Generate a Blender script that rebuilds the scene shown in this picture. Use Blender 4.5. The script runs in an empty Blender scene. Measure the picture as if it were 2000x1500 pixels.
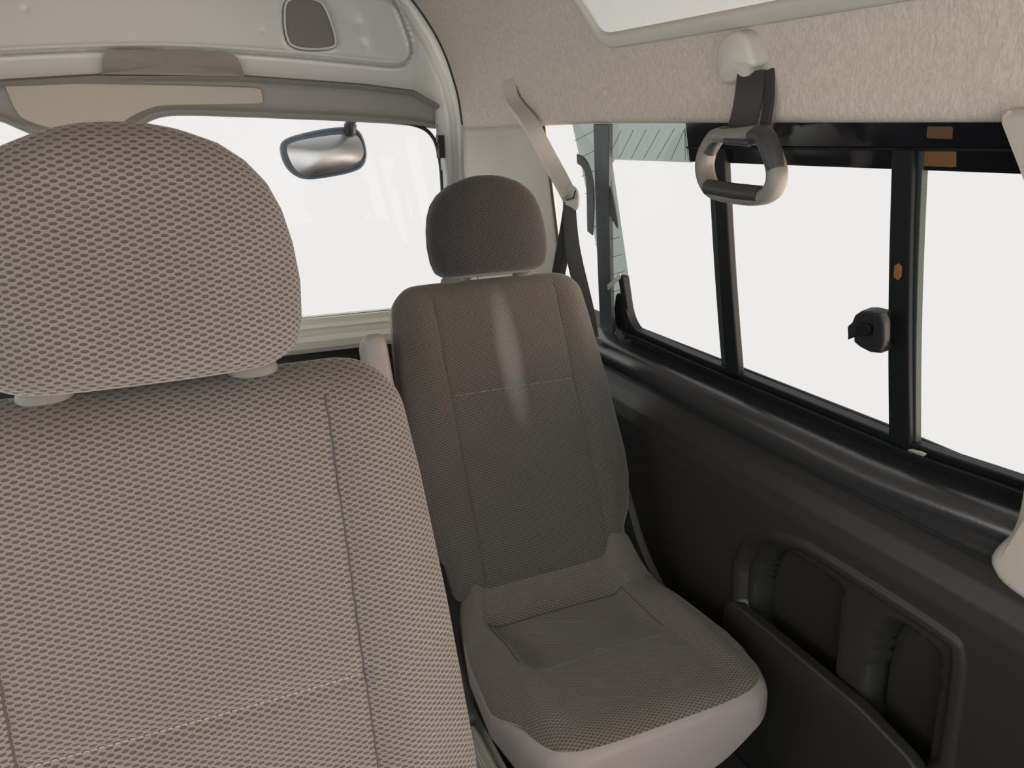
import bpy, bmesh, math, random
import numpy as np
from mathutils import Vector, Matrix
from mathutils.bvhtree import BVHTree
SC = bpy.context.scene
COL = SC.collection
random.seed(4)

# ------------------------------------------------------------------ camera
F = 1500.0
Yc = np.array([-670, 470, -F]); Yc = Yc/np.linalg.norm(Yc)
Xc = np.array([4000, 580, -F]); Xc = Xc-Yc*Xc.dot(Yc); Xc /= np.linalg.norm(Xc)
Zc = np.cross(Xc, Yc)
EYE = np.array([0, 0, 1.33])
RM = np.array([Xc, Yc, Zc])
cam = bpy.data.cameras.new('camera'); co = bpy.data.objects.new('camera', cam); COL.objects.link(co)
cam.sensor_fit = 'HORIZONTAL'; cam.sensor_width = 36; cam.lens = 36*F/2000; cam.clip_start = .02
m4 = Matrix([list(RM[i])+[EYE[i]] for i in range(3)]+[[0, 0, 0, 1]])
co.matrix_world = m4
SC.camera = co

# ------------------------------------------------------------------ world, light, exposure
SC.view_settings.view_transform = 'Standard'; SC.view_settings.look = 'None'
SC.view_settings.gamma = 1; SC.view_settings.use_curve_mapping = False
SC.view_settings.exposure = 0.0
W = bpy.data.worlds.new('bright_overcast'); SC.world = W; W.use_nodes = True
wt = W.node_tree; wt.nodes.clear()
def N(t, kind, **kw):
    n = t.nodes.new(kind)
    for k, v in kw.items():
        if isinstance(k, str) and k.startswith('i_'): n.inputs[int(k[2:])].default_value = v
        else: setattr(n, k, v)
    return n
def mth(t, op, a, b=None, c=None, clamp=False):
    n = t.nodes.new('ShaderNodeMath'); n.operation = op; n.use_clamp = clamp
    for i, v in enumerate((a, b, c)):
        if v is None: continue
        if isinstance(v, (int, float)): n.inputs[i].default_value = v
        else: t.links.new(v, n.inputs[i])
    return n.outputs[0]
def ramp01(t, v, a, b):
    n = t.nodes.new('ShaderNodeMapRange'); n.interpolation_type = 'SMOOTHSTEP'
    t.links.new(v, n.inputs[0]); n.inputs[1].default_value = a; n.inputs[2].default_value = b
    return n.outputs[0]
tc = N(wt, 'ShaderNodeTexCoord')
def dotdir(v):
    v = Vector(v).normalized()
    n = wt.nodes.new('ShaderNodeVectorMath'); n.operation = 'DOT_PRODUCT'
    wt.links.new(tc.outputs['Generated'], n.inputs[0]); n.inputs[1].default_value = v
    return n.outputs['Value']
# even overcast white; added fill ahead and left, sunlit paving beside the open door
lobes = [((0.0, -1, .25), .0, .8, (.86, .90, .91)),     # sky ahead of the van, raised as interior fill
         ((-1, -.25, .15), .25, .9, (2.2, 2.3, 2.26)),        # added fill from the left, brightens the headliner
         ((1, -.62, -.32), .55, .97, (5.2, 3.9, 2.85))]         # warm sunlit paving by the open door
base = N(wt, 'ShaderNodeRGB'); base.outputs[0].default_value = (.868, .86, .845, 1)
# the ground right below the van is darker
sepw = N(wt, 'ShaderNodeSeparateXYZ'); wt.links.new(tc.outputs['Generated'], sepw.inputs[0])
gr = ramp01(wt, sepw.outputs[2], -.36, -.75)
mixg = N(wt, 'ShaderNodeMix', data_type='RGBA'); wt.links.new(gr, mixg.inputs[0])
wt.links.new(base.outputs[0], mixg.inputs[6]); mixg.inputs[7].default_value = (.12, .12, .12, 1)
cur = mixg.outputs[2]
for d, a, b, c in lobes:
    s = ramp01(wt, dotdir(d), a, b)
    mx = N(wt, 'ShaderNodeMix', data_type='RGBA', blend_type='ADD')
    mx.clamp_result = False
    wt.links.new(s, mx.inputs[0]); wt.links.new(cur, mx.inputs[6]); mx.inputs[7].default_value = (*c, 1)
    cur = mx.outputs[2]
bg = N(wt, 'ShaderNodeBackground'); wt.links.new(cur, bg.inputs[0]); bg.inputs[1].default_value = 1.0
wo = N(wt, 'ShaderNodeOutputWorld'); wt.links.new(bg.outputs[0], wo.inputs[0])

# ------------------------------------------------------------------ point helpers
def ray(u, v):
    d = RM @ np.array([u-1000, 750-v, -F]); return d/np.linalg.norm(d)
def atx(u, v, x): d = ray(u, v); return EYE+d*(x-EYE[0])/d[0]
def aty(u, v, y): d = ray(u, v); return EYE+d*(y-EYE[1])/d[1]

# ------------------------------------------------------------------ materials
MATS = {}
def mat(name, col, rough=.5, metal=0, spec=.5, bump=None, coat=0, sheen=0, var=0):
    if name in MATS: return MATS[name]
    m = bpy.data.materials.new(name); m.use_nodes = True; t = m.node_tree
    b = t.nodes['Principled BSDF']
    b.inputs['Base Color'].default_value = (*col, 1); b.inputs['Roughness'].default_value = rough
    b.inputs['Metallic'].default_value = metal; b.inputs['Specular IOR Level'].default_value = spec
    b.inputs['Coat Weight'].default_value = coat; b.inputs['Sheen Weight'].default_value = sheen
    tcn = N(t, 'ShaderNodeTexCoord')
    if bump:
        sc, st, dist = bump
        n = N(t, 'ShaderNodeTexNoise'); n.inputs['Scale'].default_value = sc; n.inputs['Detail'].default_value = 4
        t.links.new(tcn.outputs['Object'], n.inputs[0])
        bp = N(t, 'ShaderNodeBump'); bp.inputs['Strength'].default_value = st; bp.inputs['Distance'].default_value = dist
        t.links.new(n.outputs[0], bp.inputs['Height']); t.links.new(bp.outputs[0], b.inputs['Normal'])
    if var:
        n = N(t, 'ShaderNodeTexNoise'); n.inputs['Scale'].default_value = 9; n.inputs['Detail'].default_value = 5
        t.links.new(tcn.outputs['Object'], n.inputs[0])
        mx = N(t, 'ShaderNodeMix', data_type='RGBA')
        mx.inputs[6].default_value = (*[c*(1-var) for c in col], 1); mx.inputs[7].default_value = (*[min(1, c*(1+var)) for c in col], 1)
        t.links.new(n.outputs[0], mx.inputs[0]); t.links.new(mx.outputs[2], b.inputs['Base Color'])
    MATS[name] = m; return m

def fabric(name, light, dark, px=.0120, pz=.0029, marks=False, split=True):
    m = bpy.data.materials.new(name); m.use_nodes = True; t = m.node_tree; b = t.nodes['Principled BSDF']
    b.inputs['Roughness'].default_value = .92; b.inputs['Specular IOR Level'].default_value = .15
    b.inputs['Sheen Weight'].default_value = .25; b.inputs['Sheen Roughness'].default_value = .4
    uv = N(t, 'ShaderNodeUVMap'); sp = N(t, 'ShaderNodeSeparateXYZ'); t.links.new(uv.outputs[0], sp.inputs[0])
    wn = N(t, 'ShaderNodeTexNoise'); wn.inputs['Scale'].default_value = 60; wn.inputs['Detail'].default_value = 2
    t.links.new(uv.outputs[0], wn.inputs[0])
    wob = mth(t, 'MULTIPLY', mth(t, 'SUBTRACT', wn.outputs[0], .5), .0016)
    U = mth(t, 'DIVIDE', mth(t, 'ADD', sp.outputs[0], wob), px)
    V = mth(t, 'DIVIDE', mth(t, 'ADD', sp.outputs[1], wob), pz)
    row = mth(t, 'FLOOR', V)
    off = mth(t, 'MULTIPLY', mth(t, 'FLOORED_MODULO', row, 2.0), .5)
    fu = mth(t, 'SUBTRACT', mth(t, 'FRACT', mth(t, 'ADD', U, off)), .5)
    fv = mth(t, 'SUBTRACT', mth(t, 'FRACT', V), .5)
    au = mth(t, 'DIVIDE', mth(t, 'ABSOLUTE', fu), .27)
    av = mth(t, 'DIVIDE', mth(t, 'ABSOLUTE', fv), .50)
    d = mth(t, 'ADD', mth(t, 'POWER', au, 3.0), mth(t, 'POWER', av, 2.0))
    k = ramp01(t, d, 1.15, .30)              # 1 in the pit, 0 on the yarn
    fn = N(t, 'ShaderNodeTexNoise'); fn.inputs['Scale'].default_value = 900; fn.inputs['Detail'].default_value = 2
    t.links.new(uv.outputs[0], fn.inputs[0])
    mx = N(t, 'ShaderNodeMix', data_type='RGBA'); t.links.new(k, mx.inputs[0])
    mx.inputs[6].default_value = (*light, 1); mx.inputs[7].default_value = (*dark, 1)
    # yarn speckle
    mv = N(t, 'ShaderNodeMix', data_type='RGBA', blend_type='MULTIPLY'); mv.inputs[0].default_value = 1
    g = mth(t, 'MULTIPLY_ADD', fn.outputs[0], .5, .75)
    cb = N(t, 'ShaderNodeCombineColor')
    for i in range(3): t.links.new(g, cb.inputs[i])
    t.links.new(mx.outputs[2], mv.inputs[6]); t.links.new(cb.outputs[0], mv.inputs[7])
    outc = mv.outputs[2]
    # large faint soiling
    sn = N(t, 'ShaderNodeTexNoise'); sn.inputs['Scale'].default_value = 4.5; sn.inputs['Detail'].default_value = 3
    t.links.new(uv.outputs[0], sn.inputs[0])
    ms = N(t, 'ShaderNodeMix', data_type='RGBA', blend_type='MULTIPLY')
    t.links.new(mth(t, 'MULTIPLY', ramp01(t, sn.outputs[0], .4, .7), .45), ms.inputs[0])
    t.links.new(outc, ms.inputs[6]); ms.inputs[7].default_value = (.86, .80, .73, 1); outc = ms.outputs[2]
    if marks:   # pale streak down the middle of the rear backrest
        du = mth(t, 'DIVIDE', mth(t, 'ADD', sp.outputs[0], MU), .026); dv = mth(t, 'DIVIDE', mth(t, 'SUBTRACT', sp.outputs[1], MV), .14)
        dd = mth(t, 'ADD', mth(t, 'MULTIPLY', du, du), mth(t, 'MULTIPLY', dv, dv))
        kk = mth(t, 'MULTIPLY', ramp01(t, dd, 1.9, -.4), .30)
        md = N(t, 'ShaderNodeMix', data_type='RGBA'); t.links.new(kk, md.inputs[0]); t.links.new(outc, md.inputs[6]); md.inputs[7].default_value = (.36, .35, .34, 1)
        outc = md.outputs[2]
    t.links.new(outc, b.inputs['Base Color'])
    h = mth(t, 'ADD', mth(t, 'MULTIPLY', k, -1.0), mth(t, 'MULTIPLY', fn.outputs[0], .35))
    bp = N(t, 'ShaderNodeBump'); bp.inputs['Strength'].default_value = .75; bp.inputs['Distance'].default_value = .0012
    t.links.new(h, bp.inputs['Height']); t.links.new(bp.outputs[0], b.inputs['Normal'])
    if split:   # smooth cloth on the flanks, woven cloth where the mesh attribute is positive
        at = N(t, 'ShaderNodeAttribute', attribute_name='cloth')
        b2 = t.nodes.new('ShaderNodeBsdfPrincipled'); b2.inputs['Base Color'].default_value = (.245, .218, .208, 1)
        b2.inputs['Roughness'].default_value = .55; b2.inputs['Specular IOR Level'].default_value = .4
        ms2 = N(t, 'ShaderNodeMixShader'); t.links.new(ramp01(t, at.outputs['Fac'], -.0003, .0003), ms2.inputs[0])
        t.links.new(b2.outputs[0], ms2.inputs[1]); t.links.new(b.outputs[0], ms2.inputs[2])
        t.links.new(ms2.outputs[0], t.nodes['Material Output'].inputs[0])
    return m
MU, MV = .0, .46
FAB = fabric('woven_seat_cloth', (.150, .138, .131), (.062, .057, .054))
FABR = fabric('woven_seat_cloth_shaded', (.098, .088, .078), (.044, .040, .036), marks=True)  # same cloth, rear seat's shade put into darker colours
FABC = fabric('woven_seat_cloth_cushion', (.150, .132, .114), (.064, .058, .051))
FABH = fabric('woven_headrest_cloth_shaded', (.050, .046, .046), (.021, .020, .020), split=False)  # shaded copy: backlit darkness put into the rear headrest colour
FABN = fabric('woven_headrest_cloth_lit', (.150, .140, .137), (.060, .056, .054), split=False)  # lit copy of the headrest cloth
VIN = mat('smooth_seat_vinyl', (.25, .22, .21), .55, bump=(900, .15, .0006))
GREYP = mat('grey_plastic', (.12, .115, .11), .45, bump=(700, .2, .0004))
COVG = mat('charcoal_cover_plastic', (.045, .044, .042), .5, bump=(500, .2, .0005))
DARKP = mat('dark_plastic', (.025, .025, .027), .4, bump=(500, .2, .0005))
CHROME = mat('chrome', (.75, .75, .75), .12, 1)
SEAMM = mat('seam_thread', (.05, .045, .045), .9)
SEAML = mat('pale_seam_thread', (.24, .21, .18), .9)
BLACKG = mat('black_glazed_border', (.006, .0065, .009), .12, spec=.6)
BLACKF = mat('black_window_frame', (.007, .008, .009), .5, spec=.18)
EDGE = mat('dark_green_grey_edge', (.028, .040, .038), .5, spec=.15)
RUBBER = mat('rubber', (.008, .008, .009), .6)
PAINT = mat('silver_white_body_paint', (.56, .57, .56), .28, metal=.0, coat=.25, bump=(9, .12, .012))
SLOTM = mat('warm_grey_cover', (.26, .245, .225), .6)
PLUG = mat('grey_hole_cover', (.16, .15, .14), .6)
GARN = mat('grey_garnish', (.235, .232, .218), .5, bump=(500, .15, .0004))
PLATE = mat('beige_plate', (.43, .395, .335), .55, bump=(400, .15, .0004))
BEIGE = mat('beige_trim_plastic', (.40, .37, .32), .5, bump=(800, .15, .0004))
BEIGEP = mat('pale_plastic', (.47, .445, .395), .4, bump=(600, .1, .0003))
PANEL = mat('black_panel_plastic', (.020, .019, .0185), .40, spec=.45, bump=(600, .25, .0005))
WEB = mat('seat_belt_webbing', (.035, .034, .034), .75, bump=(1200, .4, .0004))
FLOORM = mat('dark_floor_mat', (.022, .018, .017), .8, bump=(200, .5, .002))
RAILM = mat('pale_olive_metal', (.42, .42, .36), .35, metal=.3)
SILLM = mat('pale_sill_paint', (.52, .52, .45), .35, coat=.3)

def liner():
    m = bpy.data.materials.new('felt_headliner'); m.use_nodes = True; t = m.node_tree; b = t.nodes['Principled BSDF']
    b.inputs['Roughness'].default_value = .95; b.inputs['Specular IOR Level'].default_value = .1
    tcn = N(t, 'ShaderNodeTexCoord'); mp = N(t, 'ShaderNodeMapping'); t.links.new(tcn.outputs['Object'], mp.inputs[0])
    mp.inputs['Scale'].default_value = (1, 2.2, 1)
    n = N(t, 'ShaderNodeTexNoise'); n.inputs['Scale'].default_value = 85; n.inputs['Detail'].default_value = 5; n.inputs['Distortion'].default_value = 1.1
    t.links.new(mp.outputs[0], n.inputs[0])
    mx = N(t, 'ShaderNodeMix', data_type='RGBA'); t.links.new(ramp01(t, n.outputs[0], .3, .72), mx.inputs[0])
    mx.inputs[6].default_value = (.44, .40, .345, 1); mx.inputs[7].default_value = (.56, .51, .445, 1)
    t.links.new(mx.outputs[2], b.inputs['Base Color'])
    bp = N(t, 'ShaderNodeBump'); bp.inputs['Strength'].default_value = .3; bp.inputs['Distance'].default_value = .003
    t.links.new(n.outputs[0], bp.inputs['Height']); t.links.new(bp.outputs[0], b.inputs['Normal'])
    return m
LINER = liner()
def glassmat(name, tint, refl=.06, fres=True):
    m = bpy.data.materials.new(name); m.use_nodes = True; t = m.node_tree; t.nodes.clear()
    tr = N(t, 'ShaderNodeBsdfTransparent'); tr.inputs[0].default_value = (*tint, 1)
    gl = N(t, 'ShaderNodeBsdfGlossy'); gl.inputs['Roughness'].default_value = .02; gl.inputs[0].default_value = (1, 1, 1, 1)
    mx = N(t, 'ShaderNodeMixShader'); o = N(t, 'ShaderNodeOutputMaterial')
    if fres:
        fr = N(t, 'ShaderNodeFresnel'); fr.inputs[0].default_value = 1.3
        t.links.new(fr.outputs[0], mx.inputs[0])
    else: mx.inputs[0].default_value = refl
    t.links.new(tr.outputs[0], mx.inputs[1]); t.links.new(gl.outputs[0], mx.inputs[2]); t.links.new(mx.outputs[0], o.inputs[0])
    return m
GLASS = glassmat('clear_window_glass', (.985, .985, .985), .012, False)
TINT = glassmat('grey_green_reflection_glass', (.36, .41, .39), .06, False)  # grey-green tint stands in for the reflected tailgate window
MIRG = mat('mirror_silver', (.6, .6, .62), .3, 1)

# ------------------------------------------------------------------ mesh helpers
def link(name, me, m, parent=None, smooth=True, angle=50):
    o = bpy.data.objects.new(name, me); COL.objects.link(o)
    for x in (m if isinstance(m, (list, tuple)) else [m]): me.materials.append(x)
    if smooth:
        for p in me.polygons: p.use_smooth = True
        try: me.set_sharp_from_angle(angle=math.radians(angle))
        except Exception: pass
    if parent is not None: o.parent = parent
    return o
def mesh(name, V, Fc, uv=None, mi=None):
    me = bpy.data.meshes.new(name); me.from_pydata([tuple(map(float, v)) for v in V], [], Fc); me.update()
    if uv is not None:
        L = me.uv_layers.new(name='UVMap')
        for li, loop in enumerate(me.loops): L.data[li].uv = uv[loop.vertex_index]
    if mi is not None:
        for p, i in zip(me.polygons, mi): p.material_index = i
    return me
def setattr_cloth(me, vals):
    a = me.attributes.new('cloth', 'FLOAT', 'POINT'); a.data.foreach_set('value', np.array(vals, dtype=np.float32))
def fixn(me):
    bm = bmesh.new(); bm.from_mesh(me); bmesh.ops.recalc_face_normals(bm, faces=bm.faces); bm.to_mesh(me); bm.free()
def tag(o, label=None, cat=None, group=None, kind=None):
    for k, v in (('label', label), ('category', cat), ('group', group), ('kind', kind)):
        if v: o[k] = v
    return o
def empty(name, loc=(0, 0, 0)):
    o = bpy.data.objects.new(name, None); COL.objects.link(o); o.location = loc; o.empty_display_size = .05; return o
def grid(nu, nv, fn, wrapu=False):
    V = [fn(i, j) for j in range(nv) for i in range(nu)]
    Fc = []
    for j in range(nv-1):
        for i in range(nu if wrapu else nu-1):
            a = j*nu+i; b = j*nu+(i+1) % nu
            Fc.append((a, b, b+nu, a+nu))
    return V, Fc
def smoothpoly(pts, n=80, closed=True, passes=2):
    """Chaikin rounding of a polyline then even resampling"""
    P = np.array(pts, float)
    for _ in range(passes):
        Q = []
        L = len(P)
        for i in range(L if closed else L-1):
            a, b = P[i], P[(i+1) % L]
            Q += [a*.75+b*.25, a*.25+b*.75]
        if not closed: Q = [P[0]]+Q+[P[-1]]
        P = np.array(Q)
    return resample(P, n, closed)
def resample(P, n, closed=False):
    P = np.array(P, float)
    if closed: P = np.vstack([P, P[:1]])
    d = np.r_[0, np.cumsum(np.linalg.norm(np.diff(P, axis=0), axis=1))]
    s = np.linspace(0, d[-1], n+1)[:-1] if closed else np.linspace(0, d[-1], n)
    return np.stack([np.interp(s, d, P[:, k]) for k in range(P.shape[1])], 1)
def tube(path, r, n=10, closed=False, flat=None, caps=True):
    """tube along a 3D path; flat=(a,b) ellipse radii with a along a reference normal list"""
    P = np.array(path, float); L = len(P)
    T = np.gradient(P, axis=0) if not closed else (np.roll(P, -1, 0)-np.roll(P, 1, 0))
    T /= np.linalg.norm(T, axis=1)[:, None]+1e-12
    up = np.array([0, 0, 1.]);
    if abs(T[0].dot(up)) > .9: up = np.array([1., 0, 0])
    V = []
    nrm = up-T[0]*T[0].dot(up)
    for i in range(L):
        nrm = nrm-T[i]*T[i].dot(nrm); nrm /= np.linalg.norm(nrm)
        b = np.cross(T[i], nrm)
        rr = r[i] if hasattr(r, '__len__') else r
        for k in range(n):
            a = 2*math.pi*k/n; V.append(P[i]+rr*(math.cos(a)*nrm+math.sin(a)*b))
    Fc = []
    for i in range(L if closed else L-1):
        for k in range(n):
            a = i*n+k; b_ = i*n+(k+1) % n; c = ((i+1) % L)*n+(k+1) % n; d = ((i+1) % L)*n+k
            Fc.append((a, b_, c, d))
    if not closed and caps: Fc += [tuple(range(n))[::-1], tuple(range((L-1)*n, L*n))]
    return V, Fc
def ribbon(path, wdir, w, t):
    """strap: centre path (N,3), width direction(s), half width, thickness"""
    P = np.array(path, float); L = len(P)
    T = np.gradient(P, axis=0); T /= np.linalg.norm(T, axis=1)[:, None]
    Wd = np.array(wdir, float); Wd = np.tile(Wd, (L, 1)) if Wd.ndim == 1 else Wd
    V = []
    for i in range(L):
        wv = Wd[i]-T[i]*T[i].dot(Wd[i]); wv /= np.linalg.norm(wv); nn = np.cross(T[i], wv)
        ww = w[i] if hasattr(w, '__len__') else w
        for a, b in ((-1, -1), (-.93, -1), (.93, -1), (1, -1), (1, 1), (.93, 1), (-.93, 1), (-1, 1)):
            k = .35 if abs(a) == 1 else 1
            V.append(P[i]+wv*a*ww+nn*b*k*t/2)
    Fc = []
    for i in range(L-1):
        for k in range(8): Fc.append((i*8+k, i*8+(k+1) % 8, (i+1)*8+(k+1) % 8, (i+1)*8+k))
    Fc += [tuple(range(8))[::-1], tuple(range((L-1)*8, L*8))]
    return V, Fc
def join(*parts):
    V = []; Fc = []
    for v, f in parts:
        o = len(V); V += list(v); Fc += [tuple(i+o for i in q) for q in f]
    return V, Fc
def box(x0, x1, y0, y1, z0, z1):
    V = [(x, y, z) for x in (x0, x1) for y in (y0, y1) for z in (z0, z1)]
    return V, [(0, 1, 3, 2), (4, 6, 7, 5), (0, 4, 5, 1), (2, 3, 7, 6), (0, 2, 6, 4), (1, 5, 7, 3)]
def bev(o, w, seg=3):
    b = o.modifiers.new('bevel', 'BEVEL'); b.width = w; b.segments = seg; b.limit_method = 'ANGLE'; b.angle_limit = math.radians(40)
    return o
def plate(outline, nrm, t, rnd=.0, nr=4, crown=0.0):
    """extruded closed outline (N,3) with rounded front edge; front at +nrm"""
    P = np.array(outline, float); nrm = np.array(nrm, float); nrm /= np.linalg.norm(nrm)
    c = P.mean(0); n = len(P)
    tan = np.roll(P, -1, 0)-np.roll(P, 1, 0); tan /= np.linalg.norm(tan, axis=1)[:, None]
    inw = np.cross(nrm, tan)
    if ((c-P)*inw).sum() < 0: inw = -inw
    rings = [P]
    for k in range(nr+1):
        a = math.pi/2*k/nr
        rings.append(P+inw*rnd*(1-math.cos(a))+nrm*(t-rnd+rnd*math.sin(a)))
    last = rings[-1]
    for s, hgt in ((.75, .55), (.45, .85), (.15, 1.0)):
        rings.append(c+nrm*(t+crown*hgt)+(last-(c+nrm*t))*s)
    V = [p for r in rings for p in r]
    Fc = []
    for j in range(len(rings)-1):
        for i in range(n): Fc.append((j*n+i, j*n+(i+1) % n, (j+1)*n+(i+1) % n, (j+1)*n+i))
    Fc.append(tuple(range((len(rings)-1)*n, len(rings)*n))); Fc.append(tuple(range(n))[::-1])
    return V, Fc
def mk(name, vf, m, parent=None, smooth=True, angle=40, fix=True):
    me = mesh(name, *vf)
    if fix: fixn(me)
    return link(name, me, m, parent, smooth, angle)
def local(o, parent):
    """keep world-built mesh in place under a moved empty"""
    o.parent = parent; o.matrix_parent_inverse = Matrix.Translation(-Vector(parent.location)); return o
def mkl(name, vf, m, parent, **k):
    o = mk(name, vf, m, None, **k); return local(o, parent)

def superloop(w, h, e, n):
    a = np.linspace(0, 2*np.pi, 1601)[:-1]+np.pi/2*3
    c, s = np.cos(a), np.sin(a)
    P = np.stack([w*np.sign(c)*np.abs(c)**(2/e), h*np.sign(s)*np.abs(s)**(2/e)], 1)
    return resample(P, n, True)          # starts at the back centre (0,-h)
def body(rows, n=140, shape=None, uvs=0.0):
    """rows: dict(c centre, ax, ay unit dirs, w,h,e, sv: running length). shape(P2,row)->P2. returns V,F,uv"""
    V = []; uv = []
    for r in rows:
        P = superloop(r['w'], r['h'], r['e'], n)
        if shape: P = shape(P.copy(), r)
        # arc length from front centre
        d = np.linalg.norm(np.diff(np.vstack([P, P[:1]]), axis=0), axis=1); s = np.r_[0, np.cumsum(d)[:-1]]
        mid = s[n//2]
        for i in range(n):
            V.append(r['c']+r['ax']*P[i, 0]+r['ay']*P[i, 1]); uv.append((s[i]-mid, r['sv']))
    nr = len(rows); Fc = []
    for j in range(nr-1):
        for i in range(n):
            Fc.append((j*n+i, j*n+(i+1) % n, (j+1)*n+(i+1) % n, (j+1)*n+i))
    for j, rev in ((0, True), (nr-1, False)):
        V.append(rows[j]['c']); uv.append((0, rows[j]['sv'])); ci = len(V)-1
        for i in range(n):
            a, b = j*n+i, j*n+(i+1) % n
            Fc.append((ci, b, a) if rev else (ci, a, b))
    return V, Fc, uv
def endround(s, s0, s1, r0, r1):
    e = 0
    if s < s0+r0: q = (s0+r0-s)/r0; e = max(e, r0*(1-math.sqrt(max(0, 1-q*q))))
    if s > s1-r1: q = (s-(s1-r1))/r1; e = max(e, r1*(1-math.sqrt(max(0, 1-q*q))))
    return e
def spacing(s0, s1, n):
    k = np.linspace(0, 1, n); k = .5-.5*np.cos(np.pi*k); l = np.linspace(0, 1, n)
    return s0+(s1-s0)*(.6*k+.4*l)

XA = np.array([1., 0, 0])
def ss(x, a, b): t = np.clip((x-a)/(b-a), 0, 1); return t*t*(3-2*t)
# ------------------------------------------------------------------ SEATS (seat-local: origin on the floor, faces -Y)
def seat(name, X0, yb, recline, fabs, hrshift, z0, label, group, details):
    root = empty(name, (X0, yb-.25, z0)); o0 = np.array([X0, yb-.25, 0])
    th = math.radians(recline)
    R = np.array([0, math.sin(th), math.cos(th)]); Nf = np.array([0, -math.cos(th), math.sin(th)])
    P0 = np.array([0, .25, .45])                      # front face of the backrest at its foot
    fab_back, fab_cush, fab_head = fabs
    sst = .385 if details else .340
    # ---- backrest
    S = [-.05, -.02, .03, .07, .14, .2, .38, .52, .60, .64]; Wd = [.208, .210, .214, .238, .256, .260, .251, .240, .231, .226]
    rows = []
    s0, s1 = -.05, .650
    def bw(s): return float(np.interp(s, S, Wd))
    T = .062
    for s in spacing(s0, s1, 120):
        e = endround(s, s0, s1, .022, .060)
        rows.append(dict(c=P0+R*s-Nf*T, ax=XA, ay=Nf, w=bw(s)-e*.95, h=T-e*.85, e=4.2, sv=s, s=s))
    def shp(P, r):
        u = np.abs(P[:, 0])/.24; fr = P[:, 1] > 0
        k = np.clip(P[:, 1]/r['h'], 0, 1)**2 if r['h'] > 0 else 0
        b = .013*np.exp(-((u-.80)/.14)**2)+.006*(1-u**2)
        b = b-.0035*np.exp(-((u-.617)/.018)**2)
        s = r['s']
        cen = (u < .617)
        b = b-np.where(cen, .005*math.exp(-((s-sst)/.006)**2), 0)
        fade = min(1, max(0, (s-s0)/.05))*min(1, max(0, (s1-s)/.08))
        P[:, 1] += np.where(fr, b*k*fade, 0)
        return P
    V, Fc, uv = body(rows, 180, shp)
    # material 1 (smooth side cloth) on the flanks and back
    me = mesh('backrest', V, Fc, uv); fixn(me)
    setattr_cloth(me, [(v-P0).dot(Nf)+.060 for v in V])
    bk = link('backrest', me, [fab_back], root, angle=60)
    bvh = BVHTree.FromPolygons([Vector(v) for v in V], Fc)
    def onback(x, s, lift=.0):
        o = P0+R*s+XA*x+Nf*.2
        h = bvh.ray_cast(Vector(o), Vector(-Nf))
        return np.array(h[0])+Nf*lift if h[0] is not None else P0+R*s+XA*x
    for sx in (-1, 1):
        path = [onback(sx*.148, s, .0001) for s in np.linspace(-.02, .615, 90)]
        if not details: path = [p+XA*.0004*math.sin(i*1.7) for i, p in enumerate(path)]
        mk('seam', tube(path, .0010, 6), SEAMM, bk)
    path = [onback(x, .385, .0002) for x in np.linspace(-.139, .139, 40)]
    dash = []
    xs = np.linspace(-.146, .146, 49)
    for i in range(0, 48):
        if (i*7) % 5 == 3 and details: continue
        x0_, x1_ = xs[i], xs[i]+(xs[1]-xs[0])*.62
        dash.append(tube([onback(x0_, sst, .0001), onback((x0_+x1_)/2, sst+.0005, .0006), onback(x1_, sst, .0001)], .0007, 5))
    mk('stitching', join(*dash), SEAML if details else mat('cream_stitch_thread', (.29, .255, .22), .9), bk)
    # ---- headrest
    hb = P0+R*(.655+hrshift[1])+Nf*hrshift[0]
    tn = math.radians(recline*.55)
    Rh = np.array([0, math.sin(tn), math.cos(tn)]); Nh = np.array([0, -math.cos(tn), math.sin(tn)])
    HS = [0, .015, .04, .075, .11, .14, .165, .185, .20, .212, .219]; HW = [.116, .129, .137, .140, .1375, .1315, .121, .105, .086, .058, .03]
    rows = []
    for s in spacing(0, .219, 70):
        e = endround(s, 0, .219, .022, .05)
        rows.append(dict(c=hb+Rh*s-Nh*.053, ax=XA, ay=Nh, w=float(np.interp(s, HS, HW))-(e if s < .1 else e*.12), h=.054-e*.9, e=3.2, sv=s+1.3, s=s))
    def hshp(P, r):
        u = P[:, 0]/.14
        P[:, 1] += np.where(P[:, 1] > 0, .010*(1-u**2)*np.clip(P[:, 1]/max(r['h'], 1e-4), 0, 1), 0)
        return P
    V, Fc, uv = body(rows, 120, hshp); me = mesh('headrest', V, Fc, uv); fixn(me)
    hd = link('headrest', me, [fab_head], root, angle=70)
    for sx in (-1, 1):
        c0 = hb+XA*sx*.084-Nh*.046
        mk('headrest_post', tube([P0+R*.60-Nf*.052+XA*sx*.084, P0+R*.648-Nf*.050+XA*sx*.084, hb-Nh*.055+Rh*.022+XA*sx*.084], .0062, 12), CHROME, hd)
        bc = onback(sx*.084, .60); top = P0+R*.646-Nf*.040+XA*sx*.088
        sl, f_ = body([dict(c=top+R*q, ax=XA, ay=Nf, w=.024*k, h=.016*k, e=2.6, sv=0) for q, k in ((-.02, 1), (.002, 1), (.009, .93), (.012, .8))], 36)[:2]
        mk('post_sleeve', (sl, f_), GREYP, bk)
    # ---- cushion
    yF, yB = -.205, .28      # local y of front edge / back edge
    rows = []
    Lc = yB-yF
    CY = [yF, yF+.03, yF+.08, yF+.18, yF+.33, yB]; CW = [.206, .232, .252, .266, .252, .222]
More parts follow.
